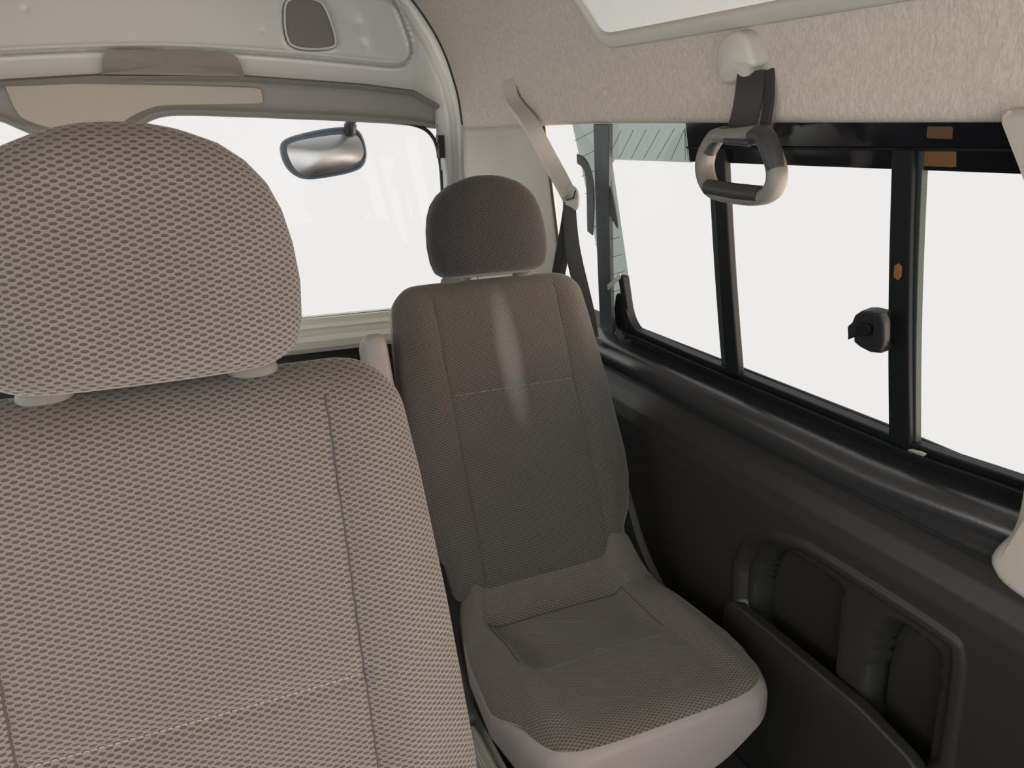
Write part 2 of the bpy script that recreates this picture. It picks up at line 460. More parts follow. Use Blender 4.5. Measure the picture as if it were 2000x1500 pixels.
    for y in spacing(yF, yB, 110):
        e = endround(y, yF, yB, .055, .03)
        h = .085
        rows.append(dict(c=np.array([.016, y, .300]), ax=XA, ay=np.array([0, 0, 1.]), w=float(np.interp(y, CY, CW))-e*.55, h=h-(e*.62 if y > 0 else e*.55), e=5.0, sv=y+2.2+1.15*max(0, y-.19), y=y))
    def cshp(P, r):
        y = r['y']; h = r['h']
        u = np.abs(P[:, 0])/.24; top = P[:, 1] > 0; k = np.clip(P[:, 1]/h, 0, 1)**2
        ff = 1/(1+math.exp(-(y-(yF+.06))/.02))
        bol = .022*np.exp(-((u-.80)/.15)**2)*ff
        uc = np.abs(P[:, 0]+.025)/.24
        ins = 1/(1+np.exp((uc-.65)/.022))
        rear = 1/(1+math.exp(-(y-.02)/.008))       # behind the second crease
        bol = bol*(1-.85*float(ss(np.array(y), .08, .18)))
        pan = -.030*ins*(1/(1+math.exp(-(y-.020)/.014)))
        crown = .008*(1-u**2)*ff-.004*math.exp(-((y-.015)/.014)**2)*ins
        t = max(0, y-.19); rise = 1.15*t+.012*(1/(1+math.exp(-(y-.193)/.004)))   # rear flap climbs to the backrest
        sg = -.004*math.exp(-((y-.19)/.005)**2)*ins-.003*np.exp(-((uc-.67)/.02)**2)*ff
        P[:, 1] += np.where(top, (bol+pan+crown+rise*np.clip((1.0-u)/.2, 0, 1)+sg)*k, 0)
        low = P[:, 1] < -.02
        P[:, 0] *= np.where(P[:, 1] < 0, 1+.45*P[:, 1]/h, 1)
        return P
    V, Fc, uv = body(rows, 180, cshp)
    zlim = lambda y: .346+.026*float(ss(np.array(yF+.20-y), 0, .12))
    me = mesh('seat_cushion', V, Fc, uv); fixn(me)
    setattr_cloth(me, [v[2]-zlim(v[1]) for v in V])
    cu = link('seat_cushion', me, [fab_cush], root, angle=60)
    bc = BVHTree.FromPolygons([Vector(v) for v in V], Fc)
    def oncush(x, y, lift=.0004):
        h = bc.ray_cast(Vector((x, y, .8)), Vector((0, 0, -1))); return np.array(h[0])+np.array([0, 0, lift]) if h[0] is not None else np.array([x, y, .3])
    mk('seam', tube([oncush(x, .19) for x in np.linspace(-.166, .148, 30)], .0014, 6), SEAMM, cu)
    for sx in (-1, 1):
        mk('seam', tube([oncush(-.009+sx*.158, y) for y in np.linspace(.03, .19, 40)], .001, 6), SEAMM, cu)
    # seam where cloth meets vinyl: around the cushion
    def side(dx, dy, z):
        h = bc.ray_cast(Vector((0, .03, z)), Vector((dx, dy, 0)).normalized()); return np.array(h[0])+np.array([dx, dy, 0])*.0006
    ring = []
    for a in np.radians(np.linspace(-182, 2, 110)):
        dx, dy = math.cos(a), math.sin(a); q = side(dx, dy, .34)
        ring.append(side(dx, dy, zlim(q[1])))
    mk('piping', tube(ring, .0016, 6), VIN, cu)
    # ---- base, side covers, legs
    bs = mk('seat_base', box(-.19, .19, -.12, .25, .09, .225), DARKP, root, smooth=False); bev(bs, .01)
    for sx in (-1, 1):
        x = sx*.243
        prof = [(.07, .235), (.14, .215), (.30, .19), (.375, .27), (.39, .40), (.40, .50), (.40, .56), (.375, .56), (.33, .50), (.285, .43), (.245, .39), (.20, .36), (.11, .30), (.07, .27)]
        q = smoothpoly([(x, y, z) for y, z in prof], 70)
        mk('side_cover', plate(q, (sx, 0, 0), .022, .008), DARKP if sx < 0 else COVG, root)
        for yy in (-.08, .2):
            lg = mk('leg', box(sx*.17-.016, sx*.17+.016, yy-.02, yy+.02, 0.0, .1), RAILM, root, smooth=False); bev(lg, .004)
    rl = mk('side_rail', join(box(-.252, -.214, -.19, .2, .10, .205), box(-.256, -.252, -.19, .2, .185, .200), box(-.256, -.252, -.19, .2, .160, .170), box(-.240, -.232, -.19, .2, .205, .212)), RAILM, root, smooth=False); bev(rl, .002)
    if details:
        # folded-up armrest beside the backrest
        c = P0+R*.18+XA*(-.284)-Nf*.05
        rows = []
        for s in spacing(.08, .55, 50):
            e = endround(s, .08, .55, .03, .030)
            rows.append(dict(c=P0+R*s+XA*(-.286)-Nf*.058, ax=XA, ay=Nf, w=.027-e*.5, h=.050-e, e=3.2, sv=s))
        V, Fc, uv = body(rows, 60); mk('armrest', (V, Fc), VIN, root, angle=60)
    tag(root, label, 'van seat', group)
    return root
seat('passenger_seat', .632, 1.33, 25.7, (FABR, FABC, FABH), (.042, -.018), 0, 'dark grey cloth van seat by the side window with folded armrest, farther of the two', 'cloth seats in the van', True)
seat('passenger_seat', -.044, .555, 14.7, (FAB, FAB, FABN), (.032, -.008), .052, 'nearer grey-brown cloth van seat filling the left foreground, headrest cut by the frame', 'cloth seats in the van', False)

# ------------------------------------------------------------------ SHELL
XC = .04
def mir(x): return 2*XC-x
PROF = np.array([(.925, 1.352), (.903, 1.352), (.893, 1.360), (.891, 1.38), (.884, 1.45), (.865, 1.515), (.828, 1.59), (.775, 1.665), (.70, 1.745), (.60, 1.81), (.45, 1.862), (.25, 1.885), (XC, 1.89)])
def smooth_profile():
    P = PROF.copy()
    full = np.vstack([P, [(mir(x), z) for x, z in P[::-1][1:]]])
    return smoothpoly(full, 241, False, 3)
FULL = smooth_profile()
HALF = resample(FULL[:121], 90)
YR = [-.75]+list(np.linspace(-.6, 2.2, 57))+[2.26, 2.31, 2.35, 2.38, 2.40, 2.415, 2.42]
def headliner_fn(i, j):
    x, z = FULL[i]; y = YR[j]
    k = max(0, (y-2.05)/.37)**2
    s = 1 if x > XC else -1
    low = 1 if z < 1.5 else max(0, (1.75-z)/.25)
    dz = .021*min(1.15, max(0, 1.65-y))*float(1-ss(np.array(z), 1.36, 1.6))
    return (x-s*.030*k*low*min(1, abs(x-XC)/.3), y, z-dz)
hv, hf = grid(len(FULL), len(YR), headliner_fn)
hme = mesh('ceiling', hv, hf); ce = link('ceiling', hme, LINER, None, angle=80); tag(ce, kind='structure')
sm = ce.modifiers.new('thick', 'SOLIDIFY'); sm.thickness = .012; sm.offset = -1
HB = BVHTree.FromPolygons([Vector(v) for v in hv], hf)
def onliner(u, v, lift=0.0):
    d = ray(u, v); h = HB.ray_cast(Vector(EYE), Vector(d))
    n = np.array(h[1]); n = n if n.dot(d) < 0 else -n
    return np.array(h[0])+n*lift, n

# floor
fl = mk('floor', box(-.92, 1.0, -.75, 2.5, -.04, 0), FLOORM, smooth=False); tag(fl, kind='structure')

# ---- right lower wall: height field x = f(y,z)
def sdf(Y, Z, poly):
    P = np.array(poly, float); n = len(P); d = np.full(Y.shape, 1e9); ins = np.zeros(Y.shape, bool)
    for i in range(n):
        a, b = P[i], P[(i+1) % n]; e = b-a; wy, wz = Y-a[0], Z-a[1]
        t = np.clip((wy*e[0]+wz*e[1])/(e.dot(e)+1e-15), 0, 1)
        d = np.minimum(d, np.hypot(wy-e[0]*t, wz-e[1]*t))
        c = (a[1] > Z) != (b[1] > Z)
        with np.errstate(divide='ignore', invalid='ignore'):
            xi = a[0]+(Z-a[1])*(e[0])/(e[1] if abs(e[1]) > 1e-12 else 1e-12)
        ins ^= c & (Y < xi)
    return np.where(ins, -d, d)
def poly2(pts, x): return [tuple(atx(u, v, x)[1:]) for u, v in pts]
PK = smoothpoly([(1.095, .28), (1.095, .612), (.625, .618), (.612, .60), (.612, .28)], 60)
PKI = smoothpoly([(1.072, .25), (1.072, .582), (.845, .585), (.835, .575), (.84, .25)], 50)
PKJ = smoothpoly([(.785, .25), (.785, .585), (.66, .588), (.637, .56), (.637, .25)], 50)
yy = np.r_[np.linspace(.30, 1.2, 241), np.linspace(1.2, 2.46, 121)[1:]]
# vertical section of the wall (z, x): lower trim, shoulder, gap, padded roll, ledge
SEC = np.array([(0.0, .985), (.16, .98), (.30, .965), (.62, .953), (.655, .955), (.685, .962), (.710, .974), (.732, .990), (.743, 1.002), (.747, 1.010), (.751, 1.010), (.754, 1.0), (.756, .980), (.761, .966), (.770, .957), (.783, .953), (.795, .955), (.804, .960), (.811, .970), (.815, .982), (.818, .993), (.822, 1.003), (.830, 1.010), (.840, 1.016), (.86, 1.03)])
zz = np.r_[np.linspace(0, .30, 20)[:-1], np.linspace(.30, .70, 130)[:-1], np.linspace(.70, .86, 80)]
Yg, Zg = np.meshgrid(yy, zz)
secs = resample(SEC, 400)
Zs = Zg-.022*ss(.85-Yg, 0, .35)*ss(Zg, .758, .80)
Xg = np.interp(Zs, SEC[:, 0], SEC[:, 1])
for _ in range(3): Xg[1:-1] = np.where(Zg[1:-1] > .764, (Xg[:-2]+2*Xg[1:-1]+Xg[2:])/4, Xg[1:-1])
d1 = sdf(Yg, Zg, PK); d2 = sdf(Yg, Zg, PKI); d3 = sdf(Yg, Zg, PKJ)
Xg = Xg+.016*ss(-d1, -.004, .014)+.045*ss(-d2, 0, .010)+.045*ss(-d3, 0, .010)
Xg = Xg-.006*np.exp(-((d1-.004)/.008)**2)
# rear end of the trim curves out of sight
def wall_fn(i, j): return (Xg[j, i], yy[i], zz[j])
v, f = grid(len(yy), len(zz), wall_fn)
wme = mesh('wall_right', v, f, mi=[1 if zz[q[0]//len(yy)] > .752 else 0 for q in f])
wr = link('wall_right', wme, [PANEL, mat('satin_sill_pad', (.022, .0225, .024), .24, spec=.9, bump=(260, .18, .0012))], None, angle=60)
WB = BVHTree.FromPolygons([Vector(q) for q in v], f); tag(wr, kind='structure')
sm = wr.modifiers.new('thick', 'SOLIDIFY'); sm.thickness = .01; sm.offset = -1
# pocket front lip (pocket bin): a panel standing proud below the opening
lipq = smoothpoly([(.958, 1.12, .12), (.958, 1.12, .395), (.958, 1.09, .405), (.958, .56, .398), (.958, .56, .12)], 70)
pk = mk('storage_pocket', plate(lipq, (-1, 0, 0), .022, .006), PANEL)
tag(pk, 'black plastic storage pocket bin on the lower side wall under the window', 'storage pocket')
# a small round mark on the sill roll
def onwall(u, v_, lift=.0008):
    d = ray(u, v_); h = WB.ray_cast(Vector(EYE), Vector(d)); n = np.array(h[1]); n = n if n.dot(d) < 0 else -n
    return np.array(h[0])+n*lift
MARK = mat('grey_moulded_mark', (.14, .13, .115), .6)
mk('round_mark', tube([onwall(1848+9*math.cos(a), 947+9*math.sin(a)) for a in np.linspace(0, 2*math.pi, 25)[:-1]], .0006, 6, closed=True), MARK, wr)
mk('round_mark_bar', tube([onwall(1844, 949), onwall(1852, 945)], .0010, 6), MARK, wr)
# left lower wall
def wl_fn(i, j): y = -.75+3.21*i/20; z, x = SEC[j]; return (mir(x), y, z)
v, f = grid(21, len(SEC), wl_fn)
wl = mk('wall_left', (v, f), PANEL, angle=60); tag(wl, kind='structure')

# ---- side window (right)
def gx(z): return 1.0-.19*(z-.87)
def gp(y, z, off=0.0): return np.array([gx(z)-off, y, z])     # off = towards the inside
def gpix(u, v, off=0.0):
    x = .96
    for _ in range(8):
        p = atx(u, v, x); x = gx(p[2])-off
    return atx(u, v, x)
win = empty('window_1', (1.0, 1.2, .87)); tag(win, kind='structure')
GN = np.array([-1, 0, -.19]); GN /= np.linalg.norm(GN)
def quad_strip(A, B, off0, thick, m, name, round_=.0):
    """solid between two polylines on the glass plane (lists of (y,z)), thickness towards inside"""
    n = len(A); V = []
    for (ya, za), (yb_, zb) in zip(A, B):
        V += [gp(ya, za, off0), gp(yb_, zb, off0), gp(yb_, zb, off0+thick), gp(ya, za, off0+thick)]
    Fc = []
    for i in range(n-1):
        for k in range(4): Fc.append((i*4+k, i*4+(k+1) % 4, i*4+4+(k+1) % 4, i*4+4+k))
    Fc += [(0, 1, 2, 3), tuple((n-1)*4+k for k in (3, 2, 1, 0))]
    o = mkl(name, (V, Fc), m, win, smooth=False)
    if round_: bev(o, round_, 2)
    return o
# opening corner values from the photo, on the glass plane
tl = gpix(1210, 305); tr = gpix(2000, 335)
yR = gpix(1212, 450)[1]                                   # rear edge of the clear opening
ZT = 1.272; ZB = .866
# pane of glass (whole length)
mkl('glass', (lambda q: (q, [(0, 1, 2, 3)]))([gp(.36, .80, -.012), gp(1.945, .80, -.012), gp(1.945, 1.375, -.012), gp(.36, 1.375, -.012)]), GLASS, win, smooth=False)
# top black border: dark from y=1.29 forward, glass tinted as a reflection behind
top = [(y, ZT+.002*math.sin(y)) for y in np.linspace(.36, 1.285, 12)]
quad_strip([(y, 1.375) for y, _ in top], top, -.008, .012, BLACKG, 'border')
quad_strip([(y, 1.302) for y, _ in top], [(y, 1.298) for y, _ in top], .003, .006, BLACKF, 'border_rib', .001)
# rounded front top corner
# bottom frame: curved up towards the front pillar
def zbot(y): return ZB+.012*ss(np.array(.80-y), 0, .25)+.004*ss(np.array(y), 1.3, 1.6)
yl = np.linspace(.36, yR+.02, 40)
quad_strip([(y, float(zbot(y))) for y in yl], [(y, float(zbot(y))-.034) for y in yl], -.010, .026, BLACKF, 'bottom_frame', .003)
quad_strip([(y, float(zbot(y))-.012) for y in yl], [(y, float(zbot(y))-.020) for y in yl], .018, .010, BLACKF, 'sill_rail', .0015)
# mullions
def mullion(uT0, uT1, uB0, uB1, vT, vB, off, th, m, name, rd=.003):
    a0, a1 = gpix(uT0, vT, off+th), gpix(uT1, vT, off+th); b0, b1 = gpix(uB0, vB, off+th), gpix(uB1, vB, off+th)
    zs = np.linspace(0, 1, 14)
    A = [(b0[1]+(a0[1]-b0[1])*k+.004*math.sin(math.pi*k), .84+(1.30-.84)*k) for k in zs]
    B = [(b1[1]+(a1[1]-b1[1])*k+.004*math.sin(math.pi*k), .84+(1.30-.84)*k) for k in zs]
    return quad_strip(A, B, off, th, m, name, rd)
mullion(1391, 1414, 1416, 1441, 308, 720, 0, .016, BLACKF, 'mullion')
mullion(1384, 1392, 1408, 1416, 308, 705, -.004, .008, EDGE, 'mullion_edge', .001)
mullion(1741, 1783, 1735, 1777, 325, 862, 0, .018, BLACKF, 'mullion')
mullion(1783, 1802, 1772, 1789, 328, 868, -.004, .012, EDGE, 'mullion_edge', .001)
# rear part: reflected tailgate glass, modelled as tinted pane, thin lines and dark bar
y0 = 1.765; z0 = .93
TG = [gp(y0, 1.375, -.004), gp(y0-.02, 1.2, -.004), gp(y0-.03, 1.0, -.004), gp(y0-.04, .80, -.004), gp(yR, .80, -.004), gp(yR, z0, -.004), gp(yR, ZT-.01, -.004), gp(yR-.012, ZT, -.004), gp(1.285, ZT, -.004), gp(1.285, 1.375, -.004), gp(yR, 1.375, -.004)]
mkl('reflection_pane', (TG, [(0, 1, 2, 6, 10), (2, 3, 4, 5, 6), (6, 7, 8, 9, 10)]), TINT, win, smooth=False)
LN = mat('reflected_line', (.09, .10, .10), .6)  # thin dark lines modelling the reflected tailgate defroster
def hline(pa, pb, r=.0007): return tube([pa, pb], r, 5)
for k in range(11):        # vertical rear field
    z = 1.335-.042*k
    mkl('reflected_line', hline(gp(1.752-.004*k, z-.022, .003), gp(yR+.002, z+.012, .003)), LN, win)
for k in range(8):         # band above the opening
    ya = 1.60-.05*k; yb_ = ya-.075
    mkl('reflected_line', hline(gp(max(ya, 1.29), ZT+.004, .003), gp(max(yb_, 1.29), 1.335, .003)), LN, win)
# dark bar modelling a reflected frame
A = []; B = []
for k in np.linspace(0, 1, 14):
    p = gpix(1160+8*k+6*k*k, 242+418*k, .008); q = gpix(1190-8*k*(1-k)+6*k, 242+418*k, .008)
    A.append((p[1], p[2])); B.append((q[1], q[2]))
quad_strip(A, B, -.002, .012, mat('blue_grey_reflection', (.045, .055, .06), .45), 'reflected_bar', .002)
# curved dark strip modelling a reflected strap, just behind the bar
pth = smoothpoly([gpix(1128, 310, .006), gpix(1143, 318, .006), gpix(1153, 350, .006), gpix(1154, 400, .006), gpix(1153, 455, .006)], 30, False)
mkl('reflected_strip', ribbon(pth, (0, 1, 0), [.012+.006*math.sin(i/30*3.1) for i in range(30)], .004), mat('blue_grey_reflection', (0, 0, 0)), win)
# hanging dark wedge by the bar
wq = [gpix(*p, .004) for p in ((1182, 345), (1190, 355), (1200, 380), (1212, 455), (1200, 430), (1180, 400), (1176, 375))]
mkl('corner_flap', plate(smoothpoly(wq, 40), GN, .004, .001), DARKP, win)
# dark lower corner behind the opening
cq = [(yR+.01, .78), (yR+.01, .96), (1.66, .945), (1.685, .80), (1.68, .78)]
mkl('corner_cover', plate(smoothpoly([gp(y, z, .001) for y, z in cq], 50, passes=1), GN, .01, .003), BLACKG, win)
mkl('corner_strip', plate(smoothpoly([gpix(*p, .012) for p in ((1187, 556), (1212, 534), (1214, 543), (1189, 566))], 30, passes=0), GN, .003, .001), BEIGEP, win)
# fillet in the lower rear corner and top rear corner of the opening
for (cy, cz, sy, sz) in ((yR, ZB+.002, -1, 1),):
    R_ = .05; arc = [(cy+sy*(R_-R_*math.cos(a)), cz+sz*(R_-R_*math.sin(a))) for a in np.linspace(0, math.pi/2, 12)]
    quad_strip(arc, [(cy+.015, cz-.015)]*12, -.006, .022, BLACKF, 'corner_fillet')
# rear vertical frame edge of the opening
quad_strip([(yR-.001, z) for z in np.linspace(.86, 1.0, 8)], [(yR+.022, z) for z in np.linspace(.86, 1.0, 8)], -.006, .02, BLACKF, 'rear_frame', .003)
# latch
la = empty('latch', gpix(1710, 640, .03))
def pl_px(name, pts, off, th, m, par, rd=.003, n=50, passes=1):
    o = mk(name, plate(smoothpoly([gpix(*p, off) for p in pts], n, passes=passes), GN, th, rd), m); return o
LATCHM = mat('matt_black_latch', (.014, .014, .015), .5, spec=.3)
latch = pl_px('latch', [(1702, 600), (1716, 600), (1742, 606), (1742, 682), (1720, 680), (1700, 670), (1688, 660), (1688, 650), (1676, 656), (1675, 630), (1684, 622), (1690, 608)], .016, .022, LATCHM, win, .003, 90, 0)
bpy.data.objects.remove(la); local(latch, win)
lt = pl_px('latch_lever', [(1714, 604), (1738, 610), (1738, 678), (1716, 676)], .038, .012, LATCHM, win, .004); local(lt, win)
lt2 = pl_px('latch_tab', [(1676, 630), (1706, 632), (1706, 654), (1676, 656)], .038, .006, BLACKF, win, .002); local(lt2, win)
cl = pl_px('sill_clip', [(1770, 874), (1812, 884), (1806, 892), (1786, 890)], .02, .003, RAILM, win, .001); local(cl, win)
# amber and brown reflections painted as flat patches on the border / mullion
st = pl_px('painted_reflection', [(1790, 295), (1868, 292), (1868, 327), (1788, 323)], .0045, .0008, mat('ochre_reflection', (.12, .055, .008), .5), None, .0002, 24, 0)
st2 = pl_px('painted_reflection', [(1812, 247), (1862, 247), (1860, 272), (1810, 270)], .0045, .0008, mat('brown_reflection', (.075, .035, .012), .5), None, .0002, 24, 0)
st3 = pl_px('painted_reflection', [(1748, 518), (1756, 514), (1762, 520), (1761, 540), (1755, 548), (1746, 540)], .019, .0012, mat('orange_reflection', (.20, .085, .02), .5), None, .0004, 24, 0)
for o, l in ((st, 'ochre yellow reflection painted on the black border above the front side pane'), (st2, 'small brown reflection painted near the headliner, above the ochre one'), (st3, 'small orange-brown reflection painted on the dark mullion above the window latch')): tag(o, l, 'painted_reflection')

# ---- rear corner pillar (beige) between headliner and tailgate
prof = []
def pil_fn(i, j):
    k = i/24; z = .74+(1.366-.74)*j/24
    y = 2.425-(2.425-1.94)*k
    xb = np.interp(k, [0, .08, .45, .6, 1], [.862, .875, .893, .899, .921])+(.012*math.sin(math.pi*min(1, k/.55)) if k < .55 else 0)
    return (xb-.12*(z-1.34)*(.2+.8*k)*1.1, y, z)
v, f = grid(25, 25, pil_fn)
pt = mk('trim_1', (v, f), BEIGE, fix=False, angle=70); tag(pt, kind='structure')
pt.modifiers.new('thick', 'SOLIDIFY').thickness = .008; pt.modifiers['thick'].offset = -1
v2 = [(mir(x), y, z) for x, y, z in v]
pt2 = mk('trim_2', (v2, f), BEIGE, fix=False, angle=70); tag(pt2, kind='structure')
sl_ = mk('trim_3', tube([pil_fn(24, j) for j in range(25)], .004, 8), RUBBER); tag(sl_, kind='structure')
# ---- front pillar (beige) at the right frame edge
bp_px = [(2200, 205), (2050, 208), (1960, 211), (1940, 216), (1943, 226), (1962, 244), (1986, 272), (2012, 312), (2060, 420), (2075, 560), (2040, 700), (2000, 820), (1992, 930), (1982, 1000), (1966, 1045), (1938, 1068), (1923, 1090), (1930, 1115), (1950, 1145), (2005, 1184), (2080, 1230), (2300, 1300), (2500, 900), (2400, 300)]
bq = smoothpoly([atx(u, v_, float(np.interp(v_, [205, 260, 420], [.862, .872, .925]))) for u, v_ in bp_px], 160)
for q in bq: q[0] += .03
bpil = mk('trim_4', plate(bq, (-1, 0, 0), .030, .016, 6), BEIGE, angle=60); tag(bpil, kind='structure')

# painted body frame that closes the gap between headliner, corner trims and tailgate
ringp_ = [(.885, .68), (.885, 1.0), (.880, 1.25)]+[(x+(.014 if x > XC else -.014)*min(1, abs(x-XC)/.3), z+.010*(z > 1.5)) for x, z in [(q[0], q[1]) for q in FULL[6:-6]]]+[(mir(.880), 1.25), (mir(.885), 1.0), (mir(.885), .68)]
v, f = grid(len(ringp_), 3, lambda i, j: (ringp_[i][0], (2.40, 2.45, 2.52)[j], ringp_[i][1]))
fr_ = mk('trim_5', (v, f), PAINT, fix=False, angle=60); tag(fr_, kind='structure')
fr_.modifiers.new('thick', 'SOLIDIFY').thickness = .006

ed = [headliner_fn(i, len(YR)-1) for i in range(4, len(FULL)-4)]
sl6 = mk('trim_6', tube([(x, y+.001, z) for x, y, z in ed], .0045, 8), RUBBER); tag(sl6, kind='structure')
# ------------------------------------------------------------------ TAILGATE
YD = 2.5
gate = empty('door_1', (XC, YD, 0)); tag(gate, kind='structure')
def sym(pts): return [(x, z) for x, z in pts]
HOLE_R = [(.60, 1.386), (.70, 1.376), (.76, 1.360), (.79, 1.33), (.803, 1.29), (.812, 1.21), (.806, 1.0), (.80, .72)]
HOLE = [(XC, 1.46)]+HOLE_R+[(mir(x), z) for x, z in HOLE_R[::-1]]
gxs = np.linspace(XC-.90, XC+.90, 361); gzs = np.r_[np.linspace(.70, 1.36, 100)[:-1], np.linspace(1.36, 1.86, 200)]
GX, GZ = np.meshgrid(gxs, gzs)
AX = np.abs(GX-XC)+XC
# groove line and corner (right half), mirrored
GR = smoothpoly([(-.40, 1.582), (XC, 1.581), (.25, 1.573), (.412, 1.563), (.611, 1.546), (.70, 1.540), (.735, 1.575), (.728, 1.62), (.70, 1.70), (.66, 1.78)], 80, False)
def dline(X, Z, P):
    d = np.full(X.shape, 1e9)
    for a, b in zip(P[:-1], P[1:]):
        e = b-a; wx, wz = X-a[0], Z-a[1]; t = np.clip((wx*e[0]+wz*e[1])/e.dot(e), 0, 1)
        d = np.minimum(d, np.hypot(wx-e[0]*t, wz-e[1]*t))
    return d
dG = dline(AX, GZ, GR)
ARC = resample([(.86, .70), (.889, 1.22), (.888, 1.388), (.867, 1.497), (.813, 1.616), (.738, 1.729), (.62, 1.80), (.4, 1.86)], 90)
dA = dline(AX, GZ, ARC)
L1 = [(-.40, 1.511), (.217, 1.506), (.558, 1.484), (.719, 1.466), (.797, 1.425), (.83, 1.39)]
l1z = np.interp(AX, [p[0] for p in L1], [p[1] for p in L1])
Yf = np.full(GX.shape, YD)
Yf += .016*np.exp(-(dG/.0045)**2)-.003*np.exp(-((dG-.010)/.005)**2)
inner = ss(dA, .028, .052)
Yf -= .014*inner
Yf += .005*np.exp(-((dA-.016)/.005)**2)
lip = np.exp(-np.clip(GZ-l1z, 0, 1)/.028)*(AX < .80)
Yf -= .030*lip*ss(.815-AX, 0, .06)
# side stile beside the glass: raised rim with soft flute
dH = sdf(GX, GZ, HOLE)
Yf -= .008*np.exp(-((dH-.012)/.008)**2)*(GZ < 1.38)
COV = smoothpoly([(.352, 1.62), (.358, 1.70), (.38, 1.718), (.45, 1.718), (.475, 1.70), (.50, 1.61), (.488, 1.585), (.37, 1.583)], 60)
dC = sdf(GX, GZ, COV); Yf += .014*ss(-dC, -.006, .004)-.003*np.exp(-((dC-.008)/.005)**2)
for (dx, dz, r, a) in ((.506, 1.615, .012, .004), (.53, 1.66, .05, .004), (.60, 1.62, .03, -.003), (.57, 1.655, .015, .003), (-.29, 1.665, .006, .003), (.29, 1.63, .005, .002), (.58, 1.6, .01, .003)):
    Yf += a*np.exp(-(((GX-dx)/r)**2+((GZ-dz)/(r*1.3))**2))
V, Fc = grid(len(gxs), len(gzs), lambda i, j: (GX[j, i], Yf[j, i], GZ[j, i]))
nx = len(gxs)
keep = []
l1col = np.interp(np.abs(gxs-XC)+XC, [p[0] for p in L1], [p[1] for p in L1])
VA = [list(q) for q in V]
jmin = np.zeros(len(gxs), int)
for i in range(len(gxs)):
    if abs(gxs[i]-XC)+XC < .79:
        j = int(np.searchsorted(gzs, l1col[i]-.003)); jmin[i] = j
        VA[j*len(gxs)+i][2] = l1col[i]-.004
V = VA
for (a, b, c, d) in Fc:
    j, i = divmod(a, nx)
    x, z = (gxs[i]+gxs[i+1])/2, (gzs[j]+gzs[j+1])/2
    ax = abs(x-XC)+XC
    if dH[j, i] < 0 and dH[j+1, i+1] < 0 and dH[j, i+1] < 0 and dH[j+1, i] < 0: continue
    if j < jmin[i] or j < jmin[i+1]: continue
    keep.append((a, b, c, d))
pan = mk('door_panel', (V, keep), PAINT, None, fix=False, angle=60); local(pan, gate)
# garnish strip under the lip
def L2z(x):
    return np.interp(x, [-.75, -.70, -.55, -.44, -.401, -.354, -.304, -.231, -.129, -.10, -.072, -.05, -.029, .0, .025, .09, .247, .487, .647, .735, .772, .80], [1.36, 1.375, 1.39, 1.405, 1.402, 1.375, 1.351, 1.340, 1.347, 1.362, 1.378, 1.392, 1.402, 1.408, 1.410, 1.409, 1.402, 1.390, 1.379, 1.370, 1.364, 1.36])
def L1zz(x): return float(np.interp(abs(x-XC)+XC, [p[0] for p in L1], [p[1] for p in L1]))
gxs2 = np.linspace(mir(.80), .80, 260)
l2s = np.convolve(np.pad(L2z(gxs2), 3, 'edge'), np.ones(7)/7, 'valid')
PR = [(-.02, -.040), (0.0, -.046), (.03, -.036), (.07, -.020), (.12, -.014), (.3, -.012), (.6, -.008), (.78, -.006), (.86, -.012), (.92, -.018), (.97, -.016), (1.0, -.006), (1.02, .012)]
def gar_fn(i, j):
    v, off = PR[j]; x = gxs2[i]; a = L1zz(x)-.001; b = l2s[i]
    return (x, YD+off, a+(b-a)*v)
v, f = grid(len(gxs2), len(PR), gar_fn)
gar = mk('garnish', (v, f), GARN, None, fix=False, angle=60); local(gar, gate)
gar.modifiers.new('thick', 'SOLIDIFY').thickness = .004
# beige plate in the garnish
pq = [(-.372, 1.480), (-.370, 1.487), (-.362, 1.489), (-.15, 1.488), (.05, 1.485), (.256, 1.479), (.268, 1.475), (.270, 1.466), (.270, 1.440), (.269, 1.436), (.26, 1.433), (.10, 1.432), (.0, 1.431), (-.026, 1.427), (-.078, 1.407), (-.124, 1.377), (-.20, 1.365), (-.29, 1.374), (-.345, 1.398), (-.352, 1.405), (-.362, 1.43)]
mkl('garnish_plate', plate(smoothpoly([(x, YD-.012, z) for x, z in pq], 120), (0, -1, 0), .012, .004), PLATE, gate)
# covers over the access holes
mkl('hole_cover', plate([(x, YD-.016, z) for x, z in COV*1.0], (0, -1, 0), .006, .002), PLUG, gate)
mkl('hole_rim', tube([(x, YD-.025, z) for x, z in COV], .0035, 8, closed=True), PAINT, gate)
sq = [(-.139, 1.508), (-.139, 1.508), (-.137, 1.512), (-.130, 1.552), (-.118, 1.571), (-.10, 1.573), (.19, 1.567), (.207, 1.562), (.216, 1.545), (.223, 1.512), (.224, 1.505), (.224, 1.505), (.05, 1.507)]
sp_ = []
for x, z in smoothpoly(sq, 90, passes=2): sp_.append((x, YD-.0300-.030*math.exp(-max(0, z-1.508)/.028), z))
mkl('slot_cover', plate(sp_, (0, -1, 0), .0035, .001), SLOTM, gate)
# gasket round the glass and rear glass
hq = smoothpoly([(x, z) for x, z in HOLE_R], 60, False)
mkl('gasket', tube([(x-.001, YD-.004, z) for x, z in hq], .006, 8), RUBBER, gate)
mkl('gasket', tube([(mir(x)+.001, YD-.004, z) for x, z in hq], .006, 8), RUBBER, gate)
mkl('glass', ([(mir(.83), YD+.02, .68), (.83, YD+.02, .68), (.83, YD+.03, 1.47), (mir(.83), YD+.03, 1.47)], [(0, 1, 2, 3)]), GLASS, gate, smooth=False)
mkl('seal_block', box(.797, .817, YD-.03, YD, 1.265, 1.335), RUBBER, gate, smooth=False)
